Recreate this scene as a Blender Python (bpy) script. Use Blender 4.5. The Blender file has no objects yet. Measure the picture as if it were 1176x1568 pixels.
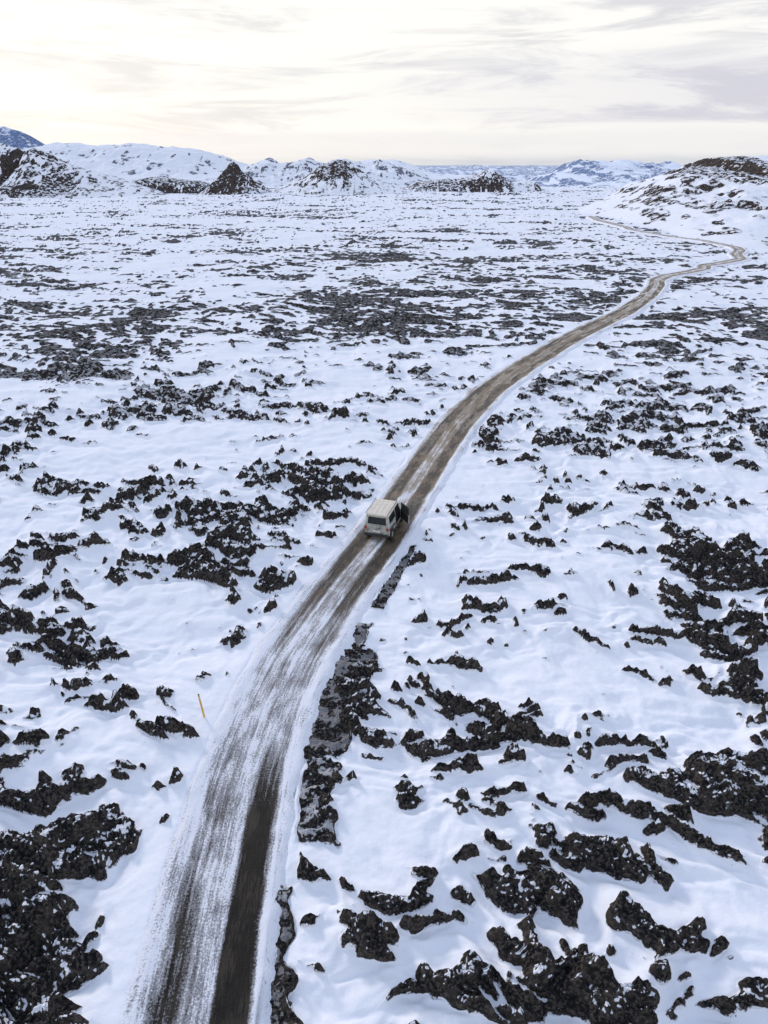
import bpy, bmesh, math, numpy as np
from mathutils import Vector, Matrix
sc=bpy.context.scene
sc.view_settings.view_transform='Standard'
try: sc.view_settings.look='None'
except Exception: pass
sc.view_settings.exposure=0
H=23.0; PITCH=27.15
f32=np.float32
# ---------------------------------------------------------------- noise
rng=np.random.RandomState(7)
PERM=rng.permutation(1024).astype(np.int32)
ang=rng.rand(1024)*2*math.pi
GX=np.cos(ang).astype(f32); GY=np.sin(ang).astype(f32)
def pn(x,y,seed=0):
    x=np.asarray(x,dtype=f32)+f32(seed*17.31); y=np.asarray(y,dtype=f32)+f32(seed*9.77)
    xf=np.floor(x); yf=np.floor(y)
    xi=xf.astype(np.int32); yi=yf.astype(np.int32)
    fx=x-xf; fy=y-yf
    u=fx*fx*fx*(fx*(fx*6-15)+10); v=fy*fy*fy*(fy*(fy*6-15)+10)
    def g(ix,iy,dx,dy):
        h=PERM[(PERM[(ix+seed*37)&1023]+iy)&1023]
        return GX[h]*dx+GY[h]*dy
    a=g(xi,yi,fx,fy); b=g(xi+1,yi,fx-1,fy); c=g(xi,yi+1,fx,fy-1); d=g(xi+1,yi+1,fx-1,fy-1)
    return (a+(b-a)*u)+((c+(d-c)*u)-(a+(b-a)*u))*v
def sst(a,b,x):
    t=np.clip((x-a)/(b-a),0,1); return t*t*(3-2*t)
def fbm(x,y,o,seed,g=.5):
    s=0;a=1
    for i in range(o):
        s=s+a*pn(x*2**i,y*2**i,seed+i); a*=g
    return s
# ---------------------------------------------------------------- road line (X as a function of Y)
RP=[(-60,-4.5),(-20,-5.2),(5,-5.5),(11.2,-5.64),(14.6,-5.79),(20.1,-5.87),(24.7,-5.45),(28.6,-4.72),(34.8,-2.65),(40.8,-.22),(47.5,1.75),(55.4,4.3),
(63.7,7.2),(74.5,11.8),(85.5,18),(95.9,24.7),(108.7,33.8),(119,41.1),(131.4,48.8),(146.4,56.2),(153,58.5),(159.7,63),(166,70),(175.8,78.3),(182,81),(187,89),(192,95),(202,98),(210,103),(218,105.3),(237,104.4),(259,97.4),(275,92),(286,94.3),(319,92),(345,96)]
ry=np.arange(-60,345,.25); rx=np.interp(ry,[p[0] for p in RP],[p[1] for p in RP])
k=np.hanning(21); k/=k.sum()
rx=np.convolve(np.pad(rx,10,mode='edge'),k,mode='valid')
rs=np.gradient(rx,ry)
def road_d(x,y):
    X=np.interp(y,ry,rx); S=np.interp(y,ry,rs)
    d=(x-X)/np.sqrt(1+S*S)
    return np.where(y>346,200.0,d)
def base(x,y):
    return 0.9*pn(x/62,y/62,3)+0.35*pn(x/24,y/24,4)
# ---------------------------------------------------------------- helpers
def new_mat(name):
    m=bpy.data.materials.new(name); m.use_nodes=True
    nt=m.node_tree; b=nt.nodes['Principled BSDF']; return m,nt,b
def N(nt,t,**kw):
    n=nt.nodes.new(t)
    for k_,v in kw.items(): setattr(n,k_,v)
    return n
def setin(n,**kw):
    for k_,v in kw.items(): n.inputs[k_].default_value=v
def math_(nt,op,a,b=None,clamp=False):
    n=N(nt,'ShaderNodeMath',operation=op); n.use_clamp=clamp
    for i,v in enumerate([a,b]):
        if v is None: continue
        if isinstance(v,(int,float)): n.inputs[i].default_value=v
        else: nt.links.new(v,n.inputs[i])
    return n.outputs[0]
def mix_(nt,f,a,b,bt='MIX'):
    n=N(nt,'ShaderNodeMix',data_type='RGBA',blend_type=bt)
    for s,v in ((n.inputs[0],f),(n.inputs[6],a),(n.inputs[7],b)):
        if isinstance(v,(int,float)): s.default_value=v
        elif isinstance(v,tuple): s.default_value=v if len(v)==4 else v+(1,)
        else: nt.links.new(v,s)
    return n.outputs[2]
def ramp_(nt,v,a,b,lo=0.,hi=1.):
    n=N(nt,'ShaderNodeMapRange',interpolation_type='SMOOTHSTEP')
    if a>b: a,b,lo,hi=b,a,hi,lo
    nt.links.new(v,n.inputs[0]); n.inputs[1].default_value=a; n.inputs[2].default_value=b
    n.inputs[3].default_value=lo; n.inputs[4].default_value=hi
    return n.outputs[0]
def noise_(nt,vec,scale,detail=4,rough=.55,dist=0.):
    n=N(nt,'ShaderNodeTexNoise'); setin(n,Scale=scale,Detail=detail,Roughness=rough,Distortion=dist)
    nt.links.new(vec,n.inputs['Vector']); return n.outputs['Fac']
def map_(nt,vec,s):
    n=N(nt,'ShaderNodeMapping'); n.inputs['Scale'].default_value=s; nt.links.new(vec,n.inputs[0]); return n.outputs[0]
def attr_(nt,name):
    n=N(nt,'ShaderNodeAttribute',attribute_name=name); return n.outputs['Fac']
def grid_mesh(name,V,nr,nc,wrap,attrs,mat,uv=None):
    me=bpy.data.meshes.new(name)
    me.vertices.add(len(V)); me.vertices.foreach_set('co',V.astype(f32).ravel())
    idx=np.arange(nr*nc,dtype=np.int32).reshape(nr,nc)
    if wrap: idx=np.concatenate([idx,idx[:,:1]],axis=1)
    q=np.stack([idx[:-1,:-1],idx[:-1,1:],idx[1:,1:],idx[1:,:-1]],axis=-1).reshape(-1,4)
    nq=len(q)
    me.loops.add(nq*4); me.loops.foreach_set('vertex_index',q.ravel())
    me.polygons.add(nq); me.polygons.foreach_set('loop_start',np.arange(0,nq*4,4,dtype=np.int32))
    me.polygons.foreach_set('use_smooth',np.ones(nq,dtype=bool))
    me.update(calc_edges=True)
    for k_,a in attrs.items():
        at=me.attributes.new(k_,'FLOAT','POINT'); at.data.foreach_set('value',np.asarray(a,dtype=f32).ravel())
    me.materials.append(mat)
    o=bpy.data.objects.new(name,me); sc.collection.objects.link(o); return o
# ---------------------------------------------------------------- materials
def snow_rock_mat(name,rock_dark=(0.015,0.015,0.016),rock_brown=(0.048,0.041,0.036),snow=(0.87,0.875,0.91),fine=1.0,ground=False):
    m,nt,b=new_mat(name); L=nt.links
    geo=N(nt,'ShaderNodeNewGeometry'); P=geo.outputs['Position']
    sn_=N(nt,'ShaderNodeSeparateXYZ'); L.new(geo.outputs['Normal'],sn_.inputs[0]); nz=sn_.outputs[2]
    n1=noise_(nt,P,1.9*fine,2,.6); n2=noise_(nt,P,7.5*fine,2,.7)
    F=attr_(nt,'rock')
    f=math_(nt,'ADD',F,math_(nt,'MULTIPLY',math_(nt,'SUBTRACT',n1,.5),.34))
    f=math_(nt,'ADD',f,math_(nt,'MULTIPLY',math_(nt,'SUBTRACT',n2,.5),.15))
    mask=ramp_(nt,f,-.012,.025)
    q=math_(nt,'ADD',nz,math_(nt,'MULTIPLY',math_(nt,'SUBTRACT',n1,.5),1.5))
    q=math_(nt,'ADD',q,math_(nt,'MULTIPLY',math_(nt,'SUBTRACT',n2,.5),.45))
    dust=ramp_(nt,q,.93,1.03,0,.95)
    if ground: dust=math_(nt,'MULTIPLY',dust,attr_(nt,'dusty'))
    mask2=math_(nt,'MULTIPLY',mask,math_(nt,'SUBTRACT',1.0,dust))
    rc=mix_(nt,ramp_(nt,n1,.42,.62),rock_dark,rock_brown)
    rc=mix_(nt,ramp_(nt,n2,.45,.65,0,.8),rc,tuple(c*2.2 for c in rock_brown))
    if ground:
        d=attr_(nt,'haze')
        rc=mix_(nt,d,rc,(0.13,0.15,0.21)); sn=mix_(nt,math_(nt,'MULTIPLY',d,.5),snow,(0.74,0.78,0.88))  # aerial haze painted into rock and snow colour by distance
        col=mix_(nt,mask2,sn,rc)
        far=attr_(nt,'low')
        low_haze_c=mix_(nt,ramp_(nt,far,1.0,1.8),(0.18,0.23,0.35),(0.52,0.57,0.67))  # lowland colour has blue haze painted in, paling further out
        col=mix_(nt,ramp_(nt,far,0,1),col,low_haze_c)
    else:
        col=mix_(nt,mask2,snow,rc)
    L.new(col,b.inputs['Base Color'])
    b.inputs['Roughness'].default_value=.85
    b.inputs['Specular IOR Level'].default_value=0.0
    amp=math_(nt,'ADD',math_(nt,'MULTIPLY',ramp_(nt,F,-.03,.06),.16),.022)
    bn=noise_(nt,P,5.5*fine,1,.8)
    bp=N(nt,'ShaderNodeBump'); setin(bp,Strength=.9,Distance=1.0/fine); L.new(math_(nt,'MULTIPLY',bn,amp),bp.inputs['Height']); L.new(bp.outputs[0],b.inputs['Normal'])
    return m
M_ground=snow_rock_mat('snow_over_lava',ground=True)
M_hill=snow_rock_mat('snow_over_scoria',rock_dark=(0.030,0.026,0.027),rock_brown=(0.072,0.058,0.050),fine=.22)
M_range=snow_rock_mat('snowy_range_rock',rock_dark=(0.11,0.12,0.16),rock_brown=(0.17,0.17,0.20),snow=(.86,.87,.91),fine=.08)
M_mount=snow_rock_mat('hazed_mountain_rock',rock_dark=(0.15,0.20,0.32),rock_brown=(0.19,0.24,0.36),snow=(.80,.84,.93),fine=.01)  # blue tint of rock and snow is distance haze put into base colour

# ---------------------------------------------------------------- ground
dense=np.radians(np.linspace(-53,53,1080)); coarse=np.radians(np.linspace(53,307,80)[1:-1])
phi=np.concatenate([dense,coarse])
dep=np.radians(np.concatenate([np.linspace(78,12,840,endpoint=False),np.linspace(12,1.15,300)])); r1=H/np.tan(dep)
r0=np.geomspace(.3,r1[0]*.95,14); r2=np.geomspace(r1[-1]*1.05,70000,60)
R=np.concatenate([r0,r1,r2]); nr,nc=len(R),len(phi)
RR,PP=np.meshgrid(R,phi,indexing='ij')
X=(RR*np.sin(PP)); Y=(RR*np.cos(PP))
x=X.astype(f32); y=Y.astype(f32)
d=road_d(X,Y).astype(f32); ad=np.abs(d)
B=base(x,y)
# regional lava density: (X,Y,rx,ry,amount)
BL=[(-11.3,12.3,2.6,2.1,1.0),(-12.8,16.8,2.8,1.0,.8),(-15,15,2.5,2,.5),(-10.6,17.8,1.3,.4,.5),(-17,23.7,1.7,1.3,.6),(-16.2,28.4,2.6,.9,.7),(-12.9,25.3,2.1,1.1,.65),(-10.1,22.8,1.0,.7,.6),
(-19.6,34,2.0,.9,.65),(-13.8,44.5,2.4,1.4,.35),(-7.8,44.3,1.7,1.6,.5),(-10.8,39,4,3,.3),(-1.7,25.6,1.3,2.3,1.0),(-2.8,20.3,1.0,1.5,.85),
(2.9,19.1,2.8,.6,.55),(7.2,17.0,2.0,.6,.6),(9.3,16.2,1.4,.6,.5),(4.7,15.2,1.4,.9,.6),(6.5,12.4,2.4,.8,.35),(-.6,14.6,2.2,.8,.35),(.9,19.2,.5,.5,.6),(14.2,20.2,1.2,.8,.7),(18.4,29.6,1.0,2.2,.7),(21,36.3,2.2,.8,.6),
(4.8,23.2,1.8,1.0,.5),(3.2,25.3,.6,.7,.4),(-40,81.5,9,1.6,.8),(3,84,5,6,.4),(-15,66,7,2.0,.35),(-4.6,50.5,5,4,.3),(17,59.4,2.6,.6,.6),(9.6,59.5,1.0,3.0,.7),(35,62,5,2,.35),(19,44,3,1.5,.3),
(11,54,4,.9,.25),(7.5,45.7,1.6,.3,.5),(-16,104,9,4,.25),(6,112,6,4,.2),(-60,110,20,8,.2),(-40,130,30,14,.12),(-3,18,2,4,.1),
(-12.4,32,3.4,3,-.6),(-21,57,11,5,-.35),(-6,77,11,7,-.35),(11,49,10,5,-.45),(9,36.5,7,4.5,-.35),(26,45,7,5,-.35),(14.3,25.5,3.2,2.6,-.35),(10,28.5,5,2.5,-.2),(-30,47,6,3,-.3),(-9,17,1.0,3,-.4),(-8.5,12,.7,3,-.6),(13,17,3,2,-.25),(30,53,9,5,-.2)]
D=np.zeros_like(x)
for (a,b_,sx,sy,am) in BL:
    q=((x-a)/sx)**2+((y-b_)/sy)**2
    D+=f32(am)*np.exp(-q*.8)
wx=pn(x/7,y/7,11)*2.4+pn(x/2,y/2,12)*.9; wy=pn(x/7,y/7,13)*2.4+pn(x/2,y/2,14)*.8
xx=x+wx; yy=y+wy+.15*x
nC=pn(x/26,y/15,15); n0=pn(xx/9,yy/5.5,16); nD=pn(xx/75,yy/38,46)+.6*pn(xx/30,yy/17,47)
far1=sst(50,130,RR).astype(f32)
def lava(yo):
    return 1.0*pn(xx/6.0,(yy+yo)/4.2,17),.62*pn(xx/2.5,(yy+yo)/1.6,18),.34*pn(xx/1.1,(yy+yo)/.75,19),.14*pn(xx/.5,(yy+yo)/.36,20)
e=np.maximum(.12,.0035*RR).astype(f32)
A0=lava(f32(0)); A1=lava(e)
S=[(b_-a_)/e for a_,b_ in zip(A0,A1)]
n5=pn(x/.3,y/.24,25)
ref=(RR>12)&(RR<60)
nrm=lambda a:a/np.std(a[ref])
NF=.42*nrm(nC)+.46*nrm(n0)+.56*nrm(A0[1])+.66*nrm(A0[2])+.34*nrm(S[0])+.74*nrm(S[1])+.72*nrm(S[2])*(1-.3*far1)+.32*nrm(S[3])*(1-far1)+.22*nrm(A0[3])*(1-far1)+.10*nrm(n5)*(1-far1)
NF=NF/np.std(NF[ref])
NF=NF+far1*(nD/np.std(nD))*.32
qd=np.interp(RR,[0,20,45,70,110,170,250,400,600,900],[.92,.90,.86,.72,.46,.42,.55,.62,.6,.7]).astype(f32)
F=.30*(NF+2.7*D-qd)*(1+.5*far1)
wr=sst(2.0,4.2,ad)
F=F-.9*(1-sst(2.1,2.9+.5*pn(x/1.5,y/1.5,43),ad))
bn=.25*pn(x/1.1,y/1.1,27)+.15*pn(x/.4,y/.4,28)
dd=d+bn
v1=(sst(1.95,2.05,dd)*(1-sst(2.6,2.8,dd+.6*pn(x/1.3,y/1.3,30))))*(sst(6,7,y)*(1-sst(14.5,16.5,y)))
v2=(sst(1.95,2.05,dd)*(1-sst(3.3,3.9,dd+1.8*pn(x/1.4,y/1.4,29))))*(sst(20.5,22.5,y)*(1-sst(30.5,32.2,y)))
wv=np.interp(y,[32,34,38,41],[3.2,3.1,2.8,2.5]).astype(f32)
v3=(sst(2.25,2.32,dd)*(1-sst(wv-.1,wv+.1,dd)))*(sst(32.6,33.2,y)*(1-sst(39,41.0,y)))
v4=(sst(2.35,2.55,dd)*(1-sst(3.3,3.9,dd+1.8*pn(x/1.4,y/1.4,29))))*(sst(16.5,18.0,y)*(1-sst(20.5,22.0,y)))*.7
verge=np.clip(v1+v2+v3+v4,0,1)
F=np.where(verge>.01,np.maximum(F,-.4)+.9*verge+.3*verge*n5,F)
F=np.clip(F,-1,.8)
F=np.where(RR>1100,-1,F)
# shape
act=np.clip(.75+1.1*D+.9*nC+.8*n0,.35,1.6)
act=act*(1-.35*far1)
lh=.50*A0[0]+.95*A0[1]+1.05*A0[2]*(1-.5*far1)+.7*A0[3]*(1-far1)
soft=.60*pn(x/11,y/9,21)+.28*pn(xx/4.6,yy/3.4,22)
hh=(soft+lh*act)*(.14+.86*wr)+.04*pn(x/.8,y/.8,41)*(1-far1)+.018*pn(x/.33,y/.3,42)*(1-far1)
rk=sst(-.05,.20,F)
blk=np.abs(pn(x/.85,y/.7,26)); 
hh=hh+rk*(.16+.65*blk+.36*np.abs(n5)+.10*np.abs(pn(x/.15,y/.13,45)))*(1-.7*far1)*(1-.75*np.clip(verge,0,1))
hh=hh-np.clip(verge,0,1)*.15
Z=B+hh
dip=.14+.0025*np.clip(RR,0,400)
Z=Z-(dip*(1-sst(1.75,2.35,ad))).astype(f32)
edge=sst(760,2600,Y*.9+RR*.1)
Z=np.where(RR>700,Z*(1-sst(700,1500,RR))-260*edge,Z)
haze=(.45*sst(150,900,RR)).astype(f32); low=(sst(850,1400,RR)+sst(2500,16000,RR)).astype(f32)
V=np.stack([X,Y,Z],-1).reshape(-1,3)
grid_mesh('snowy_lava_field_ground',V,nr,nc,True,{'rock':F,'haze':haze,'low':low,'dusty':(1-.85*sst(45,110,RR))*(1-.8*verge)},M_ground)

# ---------------------------------------------------------------- road
m,nt,b=new_mat('snowy_gravel_road'); L=nt.links
lat=attr_(nt,'lat'); al=attr_(nt,'along')
comb=N(nt,'ShaderNodeCombineXYZ'); L.new(lat,comb.inputs[0]); L.new(al,comb.inputs[1]); UV=comb.outputs[0]
streak=noise_(nt,map_(nt,UV,(5,.14,1)),1,5,.68); streak2=noise_(nt,map_(nt,UV,(20,1.6,1)),1,3,.6); patch=noise_(nt,map_(nt,UV,(1.2,.40,1)),1,4,.65); grit=noise_(nt,UV,14,3,.75)
def gauss(c,s):
    t=math_(nt,'DIVIDE',math_(nt,'SUBTRACT',lat,c),s); t=math_(nt,'MULTIPLY',t,t)
    return math_(nt,'POWER',2.718,math_(nt,'MULTIPLY',math_(nt,'MULTIPLY',t,t),-1.0))
E=math_(nt,'MULTIPLY',gauss(-1.02,.55),attr_(nt,'dl'))
E=math_(nt,'MAXIMUM',E,math_(nt,'MULTIPLY',gauss(1.0,.58),attr_(nt,'dr')))
E=math_(nt,'MAXIMUM',E,math_(nt,'MULTIPLY',gauss(-.1,1.75),attr_(nt,'dc')))
E=math_(nt,'ADD',E,math_(nt,'MULTIPLY',math_(nt,'SUBTRACT',streak,.5),1.1))
E=math_(nt,'ADD',E,math_(nt,'MULTIPLY',math_(nt,'SUBTRACT',streak2,.5),.5))
E=math_(nt,'ADD',E,math_(nt,'MULTIPLY',math_(nt,'SUBTRACT',patch,.5),1.1))
E=math_(nt,'ADD',E,math_(nt,'MULTIPLY',math_(nt,'SUBTRACT',grit,.5),1.1))
brown=attr_(nt,'brown')
dark=mix_(nt,brown,(0.008,0.0075,0.0075),(0.050,0.035,0.022))
lt=ramp_(nt,math_(nt,'ADD',math_(nt,'MULTIPLY',streak2,.4),math_(nt,'MULTIPLY',patch,.6)),.46,.58,0,.85)
dark=mix_(nt,lt,dark,mix_(nt,brown,(0.026,0.025,0.024),(0.25,0.175,0.105)))
slush=mix_(nt,brown,(0.28,0.285,0.31),(0.37,0.30,0.22))
col=mix_(nt,ramp_(nt,E,.14,.44),(0.82,0.83,0.88),slush)
col=mix_(nt,ramp_(nt,E,.42,.74),col,dark)
L.new(col,b.inputs['Base Color'])
pud=ramp_(nt,noise_(nt,map_(nt,UV,(1.3,.22,1)),1,2,.5),.52,.58)
pud=math_(nt,'MULTIPLY',pud,math_(nt,'MULTIPLY',brown,ramp_(nt,E,.5,.7)))
wet=ramp_(nt,E,.5,.9,.75,.55)
rg=math_(nt,'SUBTRACT',wet,math_(nt,'MULTIPLY',pud,.47)); L.new(rg,b.inputs['Roughness'])
L.new(math_(nt,'ADD',math_(nt,'MULTIPLY',brown,.40),.08),b.inputs['Specular IOR Level'])
bh=math_(nt,'MULTIPLY',math_(nt,'ADD',math_(nt,'MULTIPLY',grit,.05),math_(nt,'MULTIPLY',streak,-.04)),math_(nt,'SUBTRACT',1.0,pud))
bp=N(nt,'ShaderNodeBump'); setin(bp,Strength=.8,Distance=1.0); L.new(bh,bp.inputs['Height']); L.new(bp.outputs[0],b.inputs['Normal'])
M_road=m
sy=np.concatenate([np.arange(-60,5,2),np.arange(5,60,.12),np.arange(60,344,.4)])
lats=np.linspace(-2.7,2.7,46)
cx=np.interp(sy,ry,rx); cs=np.interp(sy,ry,rs)
nx=1/np.sqrt(1+cs**2); ny=-cs/np.sqrt(1+cs**2)
SY,LT=np.meshgrid(sy,lats,indexing='ij')
wob=(pn(SY/3,LT*0+1,31)*.5)
LX=LT+np.where(np.abs(LT)>1.9,wob,0)
PX=cx[:,None]+nx[:,None]*LX; PY=sy[:,None]+ny[:,None]*LX
rr=np.hypot(PX,PY)
al_=np.concatenate([[0],np.cumsum(np.hypot(np.diff(cx),np.diff(sy)))])[:,None]+0*LT
lift=.03+.0012*np.clip(rr,0,400)
prof=-.035*np.exp(-((LT+.98)/.4)**2)-.04*np.exp(-((LT-.95)/.45)**2)+.05*np.exp(-((np.abs(LT)-1.85)/.22)**2)*(1+pn(PX*1.5,PY*1.5,33)*1.6)
sft=.60*pn(PX/11,PY/9,21)*.14
PZ=base(PX,PY)+sft+lift+prof+pn(PX*2,PY*2,34)*.03+pn(PX*5,PY*5,35)*.012
PZ-= (.10+lift+.1)*sst(1.95,2.7,np.abs(LT))
tb=lambda pts:np.interp(SY,[p[0] for p in pts],[p[1] for p in pts])
dl=tb([(0,.80),(12,.74),(14.5,.64),(17,.46),(20,.36),(24,.34),(28,.34),(32,.50),(37,.85),(50,1.0),(70,1.0),(140,.95),(158,.6),(400,.5)])
dr_=tb([(0,1.25),(15,1.3),(18,1.15),(20.5,.7),(22,.42),(25,.36),(29,.38),(33,.62),(38,.95),(50,1.05),(70,1.0),(140,.95),(158,.6),(400,.5)])
dc=tb([(0,.36),(15,.34),(22,.28),(30,.30),(36,.34),(44,.34),(52,.36),(60,.5),(68,.60),(110,.58),(135,.38),(158,.35),(400,.35)])
br=tb([(0,.05),(25,.15),(35,.4),(42,.65),(52,.95),(60,1),(400,1)])
grid_mesh('snowy_road',np.stack([PX,PY,PZ],-1).reshape(-1,3),len(sy),len(lats),False,{'lat':LT,'along':al_,'dl':dl,'dr':dr_,'dc':dc,'brown':br},M_road)

# ---------------------------------------------------------------- hills
def hill(name,Yc,prof,front,back,mat,rock=-.1,namp=.2,nscale=30,seed=50,nx_=300,ny_=160,zb=-4,spots=(),haze=.3,pw=1.2,streak=1.,curve=None,lift_=1.0):
    px=[p[0] for p in prof]; pz=[p[1]*(lift_ if p[1]>0 else 1) for p in prof]
    gx=np.linspace(px[0],px[-1],nx_); t=np.linspace(-1,1,ny_)
    T,GXX=np.meshgrid(t,gx,indexing='ij')
    GYY=Yc+np.where(T<0,T*front,T*back)
    if curve is not None: GYY=GYY+np.interp(GXX,*curve)
    hz=np.interp(GXX+pn(T*2,GXX*0,seed+9)*nscale*.3,px,pz)
    env=1-np.abs(T)**pw; env=np.where(np.abs(T)<1,env,0)
    n=fbm(GXX/nscale,GYY/(nscale*1.3),6,seed,.55)
    rid=1-2*np.abs(pn(GXX/nscale*1.1+n,GYY/(nscale*2.2),seed+7))
    Zt=max(pz)
    z=zb+(hz-zb)*env+Zt*namp*(n*.9+(rid-.6)*.35)*np.minimum(1,env*2.2)*np.where(np.abs(T)<.12,.6,1)*np.clip(hz/Zt*1.6,0,1)
    gz_y,gz_x=np.gradient(z,t,gx); slope=np.abs(gz_x)+np.abs(gz_y)/max(front,back)
    st=pn(GXX/(nscale*.10)+T*2,T*3,seed+11)*.55+pn(GXX/(nscale*.3),GYY/(nscale*.45),seed+12)*.9+pn(GXX/(nscale*.1),GYY/(nscale*.2),seed+13)*.6
    F=rock+st*streak*.7+.34*(slope-.35)
    for (a,zc,sx,sz,am) in spots: F=F+am*np.exp(-((GXX-a)/sx)**2-((z-zc)/sz)**2)*(T<.25)
    return grid_mesh(name,np.stack([GXX,GYY,z],-1).reshape(-1,3),ny_,nx_,False,{'rock':F},mat)
hill('snowy_hill',400,[(84,-3),(96,-1),(104,.8),(117,6.7),(130,13),(143,18.6),(152,20),(164,21.2),(168,25.5),(176,26.5),(200,25.5),(225,23),(260,18),(300,9),(340,-4)],135,120,M_hill,rock=-.26,namp=.14,nscale=30,seed=60,nx_=520,ny_=320,zb=-2,
 spots=[(168,21,10,7,1.0),(145,19,20,2.4,.55),(125,10,9,4,.3),(160,9,10,3,.3),(186,14,14,5,.35),(112,4,7,2,.3)],pw=1.6,curve=([84,102,119,133,147,167,174,200],[-95,-80,-60,-45,-30,-15,-10,0]))
px=lambda x_,Yc:(x_-588)*.537*Yc/620
pz=lambda y_,Yc:23-(y_-248)*.477*Yc/620
def P(Yc,l): return [(px(a,Yc),pz(b_,Yc)) for a,b_ in l]
hill('scoria_hill',640,P(640,[(-90,300),(-50,245),(-15,226),(15,224),(40,230),(60,262),(90,298)]),60,80,M_hill,rock=-.08,namp=.16,nscale=24,seed=70,spots=[(px(10,640),8,30,5,.5)],lift_=1.05)
hill('scoria_hill',610,P(610,[(25,300),(45,268),(58,240),(72,232),(92,241),(112,251),(140,262),(165,266),(200,278),(235,290),(262,302)]),85,90,M_hill,rock=-.10,namp=.13,nscale=26,seed=80,nx_=420,spots=[(px(110,610),5,26,6,.4)],lift_=1.08)
hill('lava_mesa',650,P(650,[(195,300),(210,276),(235,271),(270,274),(305,277),(324,283),(334,300)]),30,60,M_hill,rock=.35,namp=.05,nscale=20,seed=90,pw=3)
hill('volcanic_crag',640,P(640,[(302,300),(318,288),(330,281),(340,266),(347,261),(353,254),(361,247),(366,252),(371,262),(384,271),(398,281),(424,300)]),50,40,M_hill,rock=-.10,namp=.2,nscale=12,seed=100,spots=[(px(354,640),15,9,11,.7)],pw=1.5)
hill('crater_cone',660,P(660,[(395,300),(440,284),(470,269),(488,257),(497,249),(512,250),(518,244),(532,246),(541,252),(560,263),(585,275),(615,286),(650,300)]),85,70,M_hill,rock=-.17,namp=.13,nscale=22,seed=110,nx_=420,spots=[(px(514,660),17,13,7,.65)],pw=1.2)
hill('lava_mesa',690,P(690,[(610,300),(640,279),(670,275),(700,273),(722,269),(740,260),(748,260),(762,269),(778,279),(795,277),(812,278),(826,290),(832,300)]),40,60,M_hill,rock=-.12,namp=.06,nscale=18,seed=120,pw=2.2,spots=[(px(690,690),6,45,5,.55)],nx_=420)
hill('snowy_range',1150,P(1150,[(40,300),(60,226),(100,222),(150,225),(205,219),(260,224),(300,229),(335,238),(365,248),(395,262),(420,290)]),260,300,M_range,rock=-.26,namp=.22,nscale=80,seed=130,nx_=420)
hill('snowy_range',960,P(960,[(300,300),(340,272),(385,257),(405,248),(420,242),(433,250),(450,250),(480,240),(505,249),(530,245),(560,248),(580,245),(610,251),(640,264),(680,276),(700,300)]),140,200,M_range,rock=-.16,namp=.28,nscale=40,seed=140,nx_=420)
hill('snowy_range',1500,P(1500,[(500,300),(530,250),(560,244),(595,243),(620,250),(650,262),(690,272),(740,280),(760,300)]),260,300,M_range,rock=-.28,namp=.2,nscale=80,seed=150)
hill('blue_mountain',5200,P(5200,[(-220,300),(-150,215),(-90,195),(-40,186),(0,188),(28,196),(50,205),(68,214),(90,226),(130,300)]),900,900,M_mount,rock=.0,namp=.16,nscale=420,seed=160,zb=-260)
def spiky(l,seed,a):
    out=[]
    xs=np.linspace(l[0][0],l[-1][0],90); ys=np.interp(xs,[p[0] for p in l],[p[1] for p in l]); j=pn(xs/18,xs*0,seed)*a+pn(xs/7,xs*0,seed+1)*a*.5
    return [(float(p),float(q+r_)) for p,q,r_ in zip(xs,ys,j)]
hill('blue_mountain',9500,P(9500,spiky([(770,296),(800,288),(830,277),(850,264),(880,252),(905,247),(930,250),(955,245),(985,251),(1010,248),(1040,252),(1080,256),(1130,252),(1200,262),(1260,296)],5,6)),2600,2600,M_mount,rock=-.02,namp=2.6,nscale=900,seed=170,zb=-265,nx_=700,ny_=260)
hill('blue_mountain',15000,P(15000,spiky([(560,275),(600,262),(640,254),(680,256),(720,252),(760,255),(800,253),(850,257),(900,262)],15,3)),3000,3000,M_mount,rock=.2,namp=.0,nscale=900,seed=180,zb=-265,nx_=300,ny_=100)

# ---------------------------------------------------------------- car
def simple(name,col,rough=.5,metal=0.,spec=.5,dirt=None):
    m,nt,b=new_mat(name)
    tc=N(nt,'ShaderNodeTexCoord'); n=noise_(nt,tc.outputs['Object'],4,5,.6)
    d2=dirt if dirt else tuple(c*.8 for c in col)
    c=mix_(nt,ramp_(nt,n,.4,.7),col,d2); nt.links.new(c,b.inputs['Base Color'])
    nt.links.new(ramp_(nt,n,.3,.7,rough*.8,min(1,rough*1.3)),b.inputs['Roughness'])
    b.inputs['Metallic'].default_value=metal; return m
M_cream=simple('cream_paint',(.78,.68,.55),.4,dirt=(.66,.59,.49)); M_low=simple('dirty_paint',(.44,.45,.41),.5,dirt=(.20,.18,.15))
M_cab=simple('cabin_paint',(.53,.52,.46),.45,dirt=(.34,.32,.27))
M_glass=simple('car_glass',(.05,.06,.06),.12); M_rub=simple('rubber',(.02,.02,.02),.8); M_plas=simple('black_plastic',(.03,.03,.03),.6)
M_red=simple('tail_lamp',(.45,.03,.02),.25); M_steel=simple('wheel_steel',(.35,.34,.32),.4,.6); M_white=simple('plate',(.75,.75,.72),.4)
car=bpy.data.objects.new('off_road_car',None); sc.collection.objects.link(car)
def fin(name,bm,mat,bev=0,par=car,smooth=False):
    bmesh.ops.recalc_face_normals(bm,faces=bm.faces)
    me=bpy.data.meshes.new(name); bm.to_mesh(me); bm.free(); me.materials.append(mat)
    o=bpy.data.objects.new(name,me); sc.collection.objects.link(o); o.parent=par
    if smooth:
        for p in me.polygons: p.use_smooth=True
    if bev:
        md=o.modifiers.new('b','BEVEL'); md.width=bev; md.segments=3; md.limit_method='ANGLE'
    return o
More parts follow.
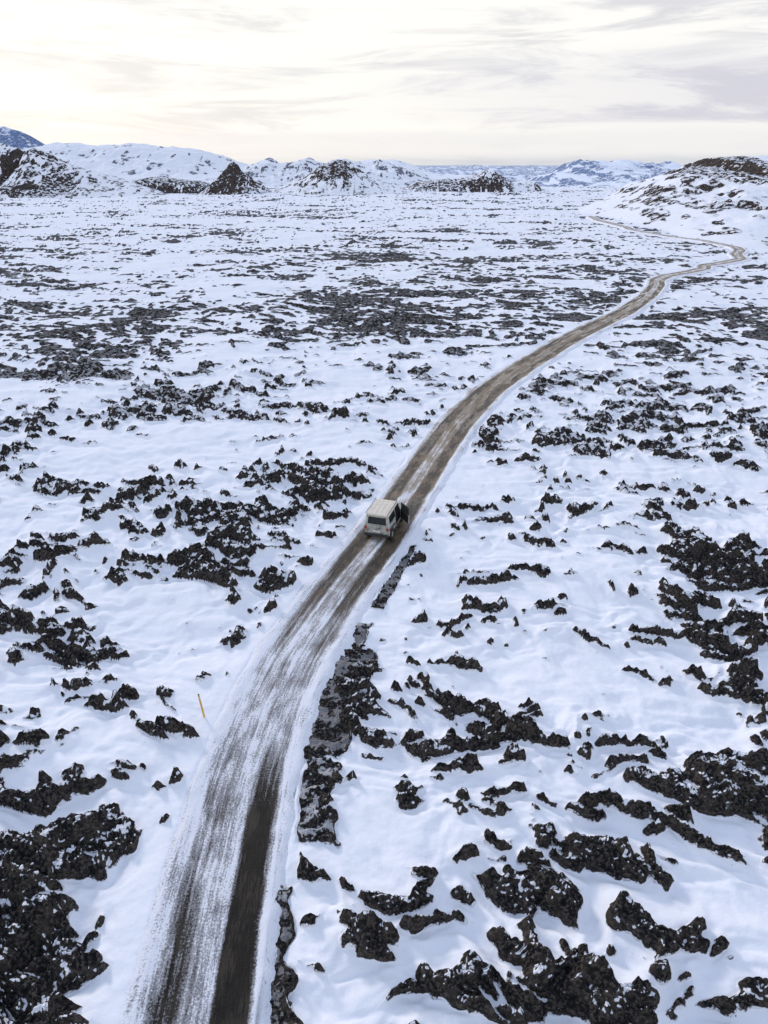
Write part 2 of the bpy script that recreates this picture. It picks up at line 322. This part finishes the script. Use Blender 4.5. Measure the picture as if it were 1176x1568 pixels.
def prism(name,pts,x0,x1,mat,bev=0):
    bm=bmesh.new(); a=[bm.verts.new((x0,p[0],p[1])) for p in pts]; c=[bm.verts.new((x1,p[0],p[1])) for p in pts]
    bm.faces.new(a); bm.faces.new(c[::-1]); n=len(pts)
    for i in range(n): bm.faces.new((a[i],a[(i+1)%n],c[(i+1)%n],c[i]))
    return fin(name,bm,mat,bev)
def hexa(name,bot,top,mat,bev=0,par=car):
    bm=bmesh.new(); vs=[]
    for (x0,x1,y0,y1,z) in (bot,top):
        vs+= [bm.verts.new(c) for c in ((x0,y0,z),(x1,y0,z),(x1,y1,z),(x0,y1,z))]
    for f in ((0,1,2,3),(4,5,6,7),(0,1,5,4),(1,2,6,5),(2,3,7,6),(3,0,4,7)): bm.faces.new([vs[i] for i in f])
    return fin(name,bm,mat,bev,par)
def box(name,x0,x1,y0,y1,z0,z1,mat,bev=0,par=car): return hexa(name,(x0,x1,y0,y1,z0),(x0,x1,y0,y1,z1),mat,bev,par)
def revolve(name,prof,n,mat,loc,axis='X'):
    bm=bmesh.new(); rings=[]
    for i in range(n):
        a=2*math.pi*i/n
        rings.append([bm.verts.new(((p[0],p[1]*math.cos(a),p[1]*math.sin(a)) if axis=='X' else (p[1]*math.cos(a),p[0],p[1]*math.sin(a)))) for p in prof])
    for i in range(n):
        for j in range(len(prof)-1): bm.faces.new((rings[i][j],rings[i][j+1],rings[(i+1)%n][j+1],rings[(i+1)%n][j]))
    o=fin(name,bm,mat,0,car,True); o.location=loc; return o
WY=[-1.2,1.22]; 
def arch(yc,r=.44,z=.36): return [(yc+r*math.cos(a),z+r*math.sin(a)) for a in np.linspace(0.05,math.pi-.05,10)]
pts=[(-1.84,1.08),(-1.84,.45)]
pts+=[(yy_,zz) for yy_,zz in arch(WY[0])[::-1]]+[(yy_,zz) for yy_,zz in arch(WY[1])[::-1]]+[(1.85,.45),(1.87,.95),(1.78,1.04),(.78,1.10)]
prism('body',pts,-.80,.80,M_low,.03)
hexa('cabin',(-.79,.79,-1.82,.82,1.09),(-.69,.69,-1.70,.42,1.72),M_cab,.04)
hexa('roof',(-.74,.74,-1.78,.46,1.72),(-.69,.69,-1.72,.38,1.80),M_cream,.03)
for i,xr in enumerate((-.45,-.15,.15,.45)): box('roof_rib_%d'%i,xr-.02,xr+.02,-1.6,.25,1.795,1.815,M_cream,.005)
for i,xr in enumerate((-.70,.70)): box('gutter_%d'%i,xr-.055,xr-.03,-1.75,.42,1.80,1.83,M_plas)
def quad(name,pts,mat,th=.012):
    bm=bmesh.new(); f=bm.faces.new([bm.verts.new(p) for p in pts]); bmesh.ops.solidify(bm,geom=[f],thickness=th)
    return fin(name,bm,mat)
def yb(z): return -1.82+(z-1.09)/.63*.12
def xs(z): return .79-(z-1.09)/.63*.10
quad('rear_window',[(-.60,yb(1.16)-.015,1.16),(.60,yb(1.16)-.015,1.16),(.56,yb(1.60)-.015,1.60),(-.56,yb(1.60)-.015,1.60)],M_glass)
for s in (-1,1):
    quad('side_window_%s'%('l' if s<0 else 'r'),[(s*(xs(1.16)+.012),-1.62,1.16),(s*(xs(1.16)+.012),-.42,1.16),(s*(xs(1.62)+.012),-.44,1.62),(s*(xs(1.62)+.012),-1.58,1.62)],M_glass)
    box('tail_light_%d'%s,s*.70-.07,s*.70+.07,-1.865,-1.835,.80,1.0,M_red,.01)
    box('fender_%d_r'%s,s*.83-.05,s*.83+.05,WY[0]-.5,WY[0]+.5,.79,.84,M_plas,.015); box('fender_%d_f'%s,s*.83-.05,s*.83+.05,WY[1]-.5,WY[1]+.5,.79,.84,M_plas,.015)
quad('front_door_window_l',[(-(xs(1.16)+.012),-.34,1.16),(-(xs(1.16)+.012),.66,1.16),(-(xs(1.62)+.012),.40,1.62),(-(xs(1.62)+.012),-.34,1.62)],M_glass)
quad('doorway_shade_panel',[(.812,-.36,.52),(.812,.66,.52),(.812,.66,1.1),(.812,-.36,1.1)],M_plas)  # dark panel on the solid side, painted shade of the open cabin
quad('doorway_shade_panel_top',[(xs(1.1)+.016,-.36,1.1),(xs(1.1)+.016,.66,1.1),(xs(1.66)+.016,.40,1.66),(xs(1.66)+.016,-.34,1.66)],M_plas)  # upper part of the dark panel imitating cabin shade
quad('windscreen',[(-.68,.79,1.14),(.68,.79,1.14),(.62,.50,1.64),(-.62,.50,1.64)],M_glass)
box('rear_bumper',-.80,.80,-1.98,-1.845,.42,.56,M_plas,.02); box('front_bumper',-.82,.82,1.88,2.0,.42,.58,M_plas,.02)
box('number_plate',-.25,.25,-1.875,-1.845,.66,.78,M_white)
box('tailgate_seam',-.006,.006,-1.852,-1.838,.60,1.06,M_plas); box('tailgate_handle',.08,.22,-1.87,-1.84,.92,.96,M_plas,.005)
box('underbody',-.6,.6,-1.7,1.7,.3,.5,M_plas)
tyre=[(-.11,.20),(-.12,.30),(-.10,.35),(0,.365),(.10,.35),(.12,.30),(.11,.20)]
for i,(wx_,wy_) in enumerate(((-.74,WY[0]),(.74,WY[0]),(-.74,WY[1]),(.74,WY[1]))):
    revolve('tyre_%d'%i,tyre,28,M_rub,(wx_,wy_,.36)); s=1 if wx_>0 else -1
    revolve('wheel_rim_%d'%i,[(s*.10,.205),(s*.05,.17),(s*.06,.08),(s*.10,.07),(s*.10,0.001)],20,M_steel,(wx_,wy_,.36))
dr_e=bpy.data.objects.new('open_door',None); sc.collection.objects.link(dr_e); dr_e.parent=car; dr_e.location=(.83,.70,0); dr_e.rotation_euler=(0,0,math.radians(46))
box('door_panel',-.02,.04,-1.04,0,.52,1.12,M_low,.015,dr_e); box('door_trim',-.05,-.02,-1.0,-.04,.56,1.10,M_plas,.01,dr_e)
box('door_glass',-.03,-.015,-.98,-.12,1.12,1.58,M_glass,0,dr_e)
for i,a in enumerate([(-.035,.0,-1.04,-.98,1.12,1.62),(-.035,.0,-1.04,-.14,1.58,1.63),(-.035,.0,-.14,-.08,1.12,1.63)]): box('door_frame_%d'%i,*a,M_plas,0,dr_e)
box('mirror',.04,.22,-.16,-.08,1.10,1.28,M_plas,.02,dr_e); box('mirror_l',-1.02,-.82,.56,.64,1.12,1.30,M_plas,.02)
cy=42.2; cxx=float(np.interp(cy,ry,rx))-.1; sl=float(np.interp(cy,ry,rs))
car.location=(cxx,cy,float(base(np.array([cxx]),np.array([cy]))[0])+.04+.03); car.rotation_euler=(0,0,-math.atan(sl)); car.scale=(1.08,1.10,1.12)
# ---------------------------------------------------------------- marker posts
M_yel=simple('yellow_plastic',(.75,.42,.03),.45); M_refl=simple('reflector',(.7,.7,.7),.3)
def post(x_,y_,h=1.35,lean=(.05,-.06),mat=None):
    e=bpy.data.objects.new('roadside_marker_post',None); sc.collection.objects.link(e)
    hexa('pole',(-.04,.04,-.03,.03,-.6),(-.034,.034,-.025,.025,h),mat or M_yel,.006,e)
    box('reflector_band',-.040,.040,-.031,.031,h-.22,h-.12,M_refl,0,e); hexa('cap',(-.037,.037,-.028,.028,h),(-.015,.015,-.02,.02,h+.04),M_plas,0,e)
    i=int(np.argmin(np.abs(R-math.hypot(x_,y_)))); j=int(np.argmin(np.abs(phi-math.atan2(x_,y_)))); zz=float(Z[i,j])
    e.location=(x_,y_,zz-.05); e.rotation_euler=(lean[0],lean[1],0)
post(-8.35,23.9,1.45)
# ---------------------------------------------------------------- light
SE,SA=math.radians(20),math.radians(-36)
sd=Vector((math.sin(SA)*math.cos(SE),math.cos(SA)*math.cos(SE),math.sin(SE)))
sun=bpy.data.lights.new('sun','SUN'); sun.energy=1.5; sun.angle=math.radians(12); sun.color=(1,.91,.84)
so=bpy.data.objects.new('sun',sun); sc.collection.objects.link(so); so.rotation_euler=(-sd).to_track_quat('-Z','Y').to_euler()
w=bpy.data.worlds.new('World'); sc.world=w; w.use_nodes=True; nt=w.node_tree; L=nt.links; nt.nodes.clear()
out=N(nt,'ShaderNodeOutputWorld'); sky=N(nt,'ShaderNodeTexSky',sky_type='NISHITA'); sky.sun_disc=False; sky.sun_elevation=SE; sky.sun_rotation=SA
bg1=N(nt,'ShaderNodeBackground'); bg1.inputs[1].default_value=.08; L.new(sky.outputs[0],bg1.inputs[0])
tc=N(nt,'ShaderNodeTexCoord'); G=tc.outputs['Generated']; sp=N(nt,'ShaderNodeSeparateXYZ'); L.new(G,sp.inputs[0]); sx_,sy_,sz_=sp.outputs
c1=noise_(nt,map_(nt,G,(3.2,3.2,26)),1.3,5,.62,.6)
c=c1
right=ramp_(nt,sx_,-.35,.5)
band=math_(nt,'MULTIPLY',ramp_(nt,sz_,.03,.05),ramp_(nt,sz_,.13,.08))
cl=ramp_(nt,c,.36,.56)
warm=mix_(nt,right,(1.12,1.09,1.02),(1.05,1.03,1.0))
greyc=mix_(nt,right,(.88,.86,.85),(.77,.76,.80))
colr=mix_(nt,cl,greyc,warm)
lil=math_(nt,'MULTIPLY',math_(nt,'MULTIPLY',band,right),ramp_(nt,c,.62,.42,.4,1.0))
colr=mix_(nt,lil,colr,(.70,.69,.78))
bank=math_(nt,'MULTIPLY',ramp_(nt,sz_,.002,.011),ramp_(nt,math_(nt,'ADD',sz_,math_(nt,'MULTIPLY',c1,-.02)),.030,.018))
colr=mix_(nt,math_(nt,'MULTIPLY',bank,.85),colr,(.92,.91,.92))
hz=ramp_(nt,math_(nt,'ADD',sz_,math_(nt,'MULTIPLY',c1,-.012)),.006,-.006)
colr=mix_(nt,math_(nt,'MULTIPLY',hz,math_(nt,'ADD',math_(nt,'MULTIPLY',right,.35),.45)),colr,(.62,.66,.74))
up=ramp_(nt,sz_,.2,.6)
colr=mix_(nt,up,colr,(.59,.71,.97))
bg2=N(nt,'ShaderNodeBackground'); bg2.inputs[1].default_value=1.0; L.new(colr,bg2.inputs[0])
ms=N(nt,'ShaderNodeMixShader'); ms.inputs[0].default_value=.92; L.new(bg1.outputs[0],ms.inputs[1]); L.new(bg2.outputs[0],ms.inputs[2]); L.new(ms.outputs[0],out.inputs[0])
# ---------------------------------------------------------------- camera
cam=bpy.data.cameras.new('camera'); cam.sensor_fit='VERTICAL'; cam.sensor_height=36; cam.sensor_width=27; cam.lens=24; cam.clip_end=150000; cam.clip_start=.1
co=bpy.data.objects.new('camera',cam); sc.collection.objects.link(co); co.location=(0,0,H); co.rotation_euler=(math.radians(90-PITCH),0,0)
sc.camera=co
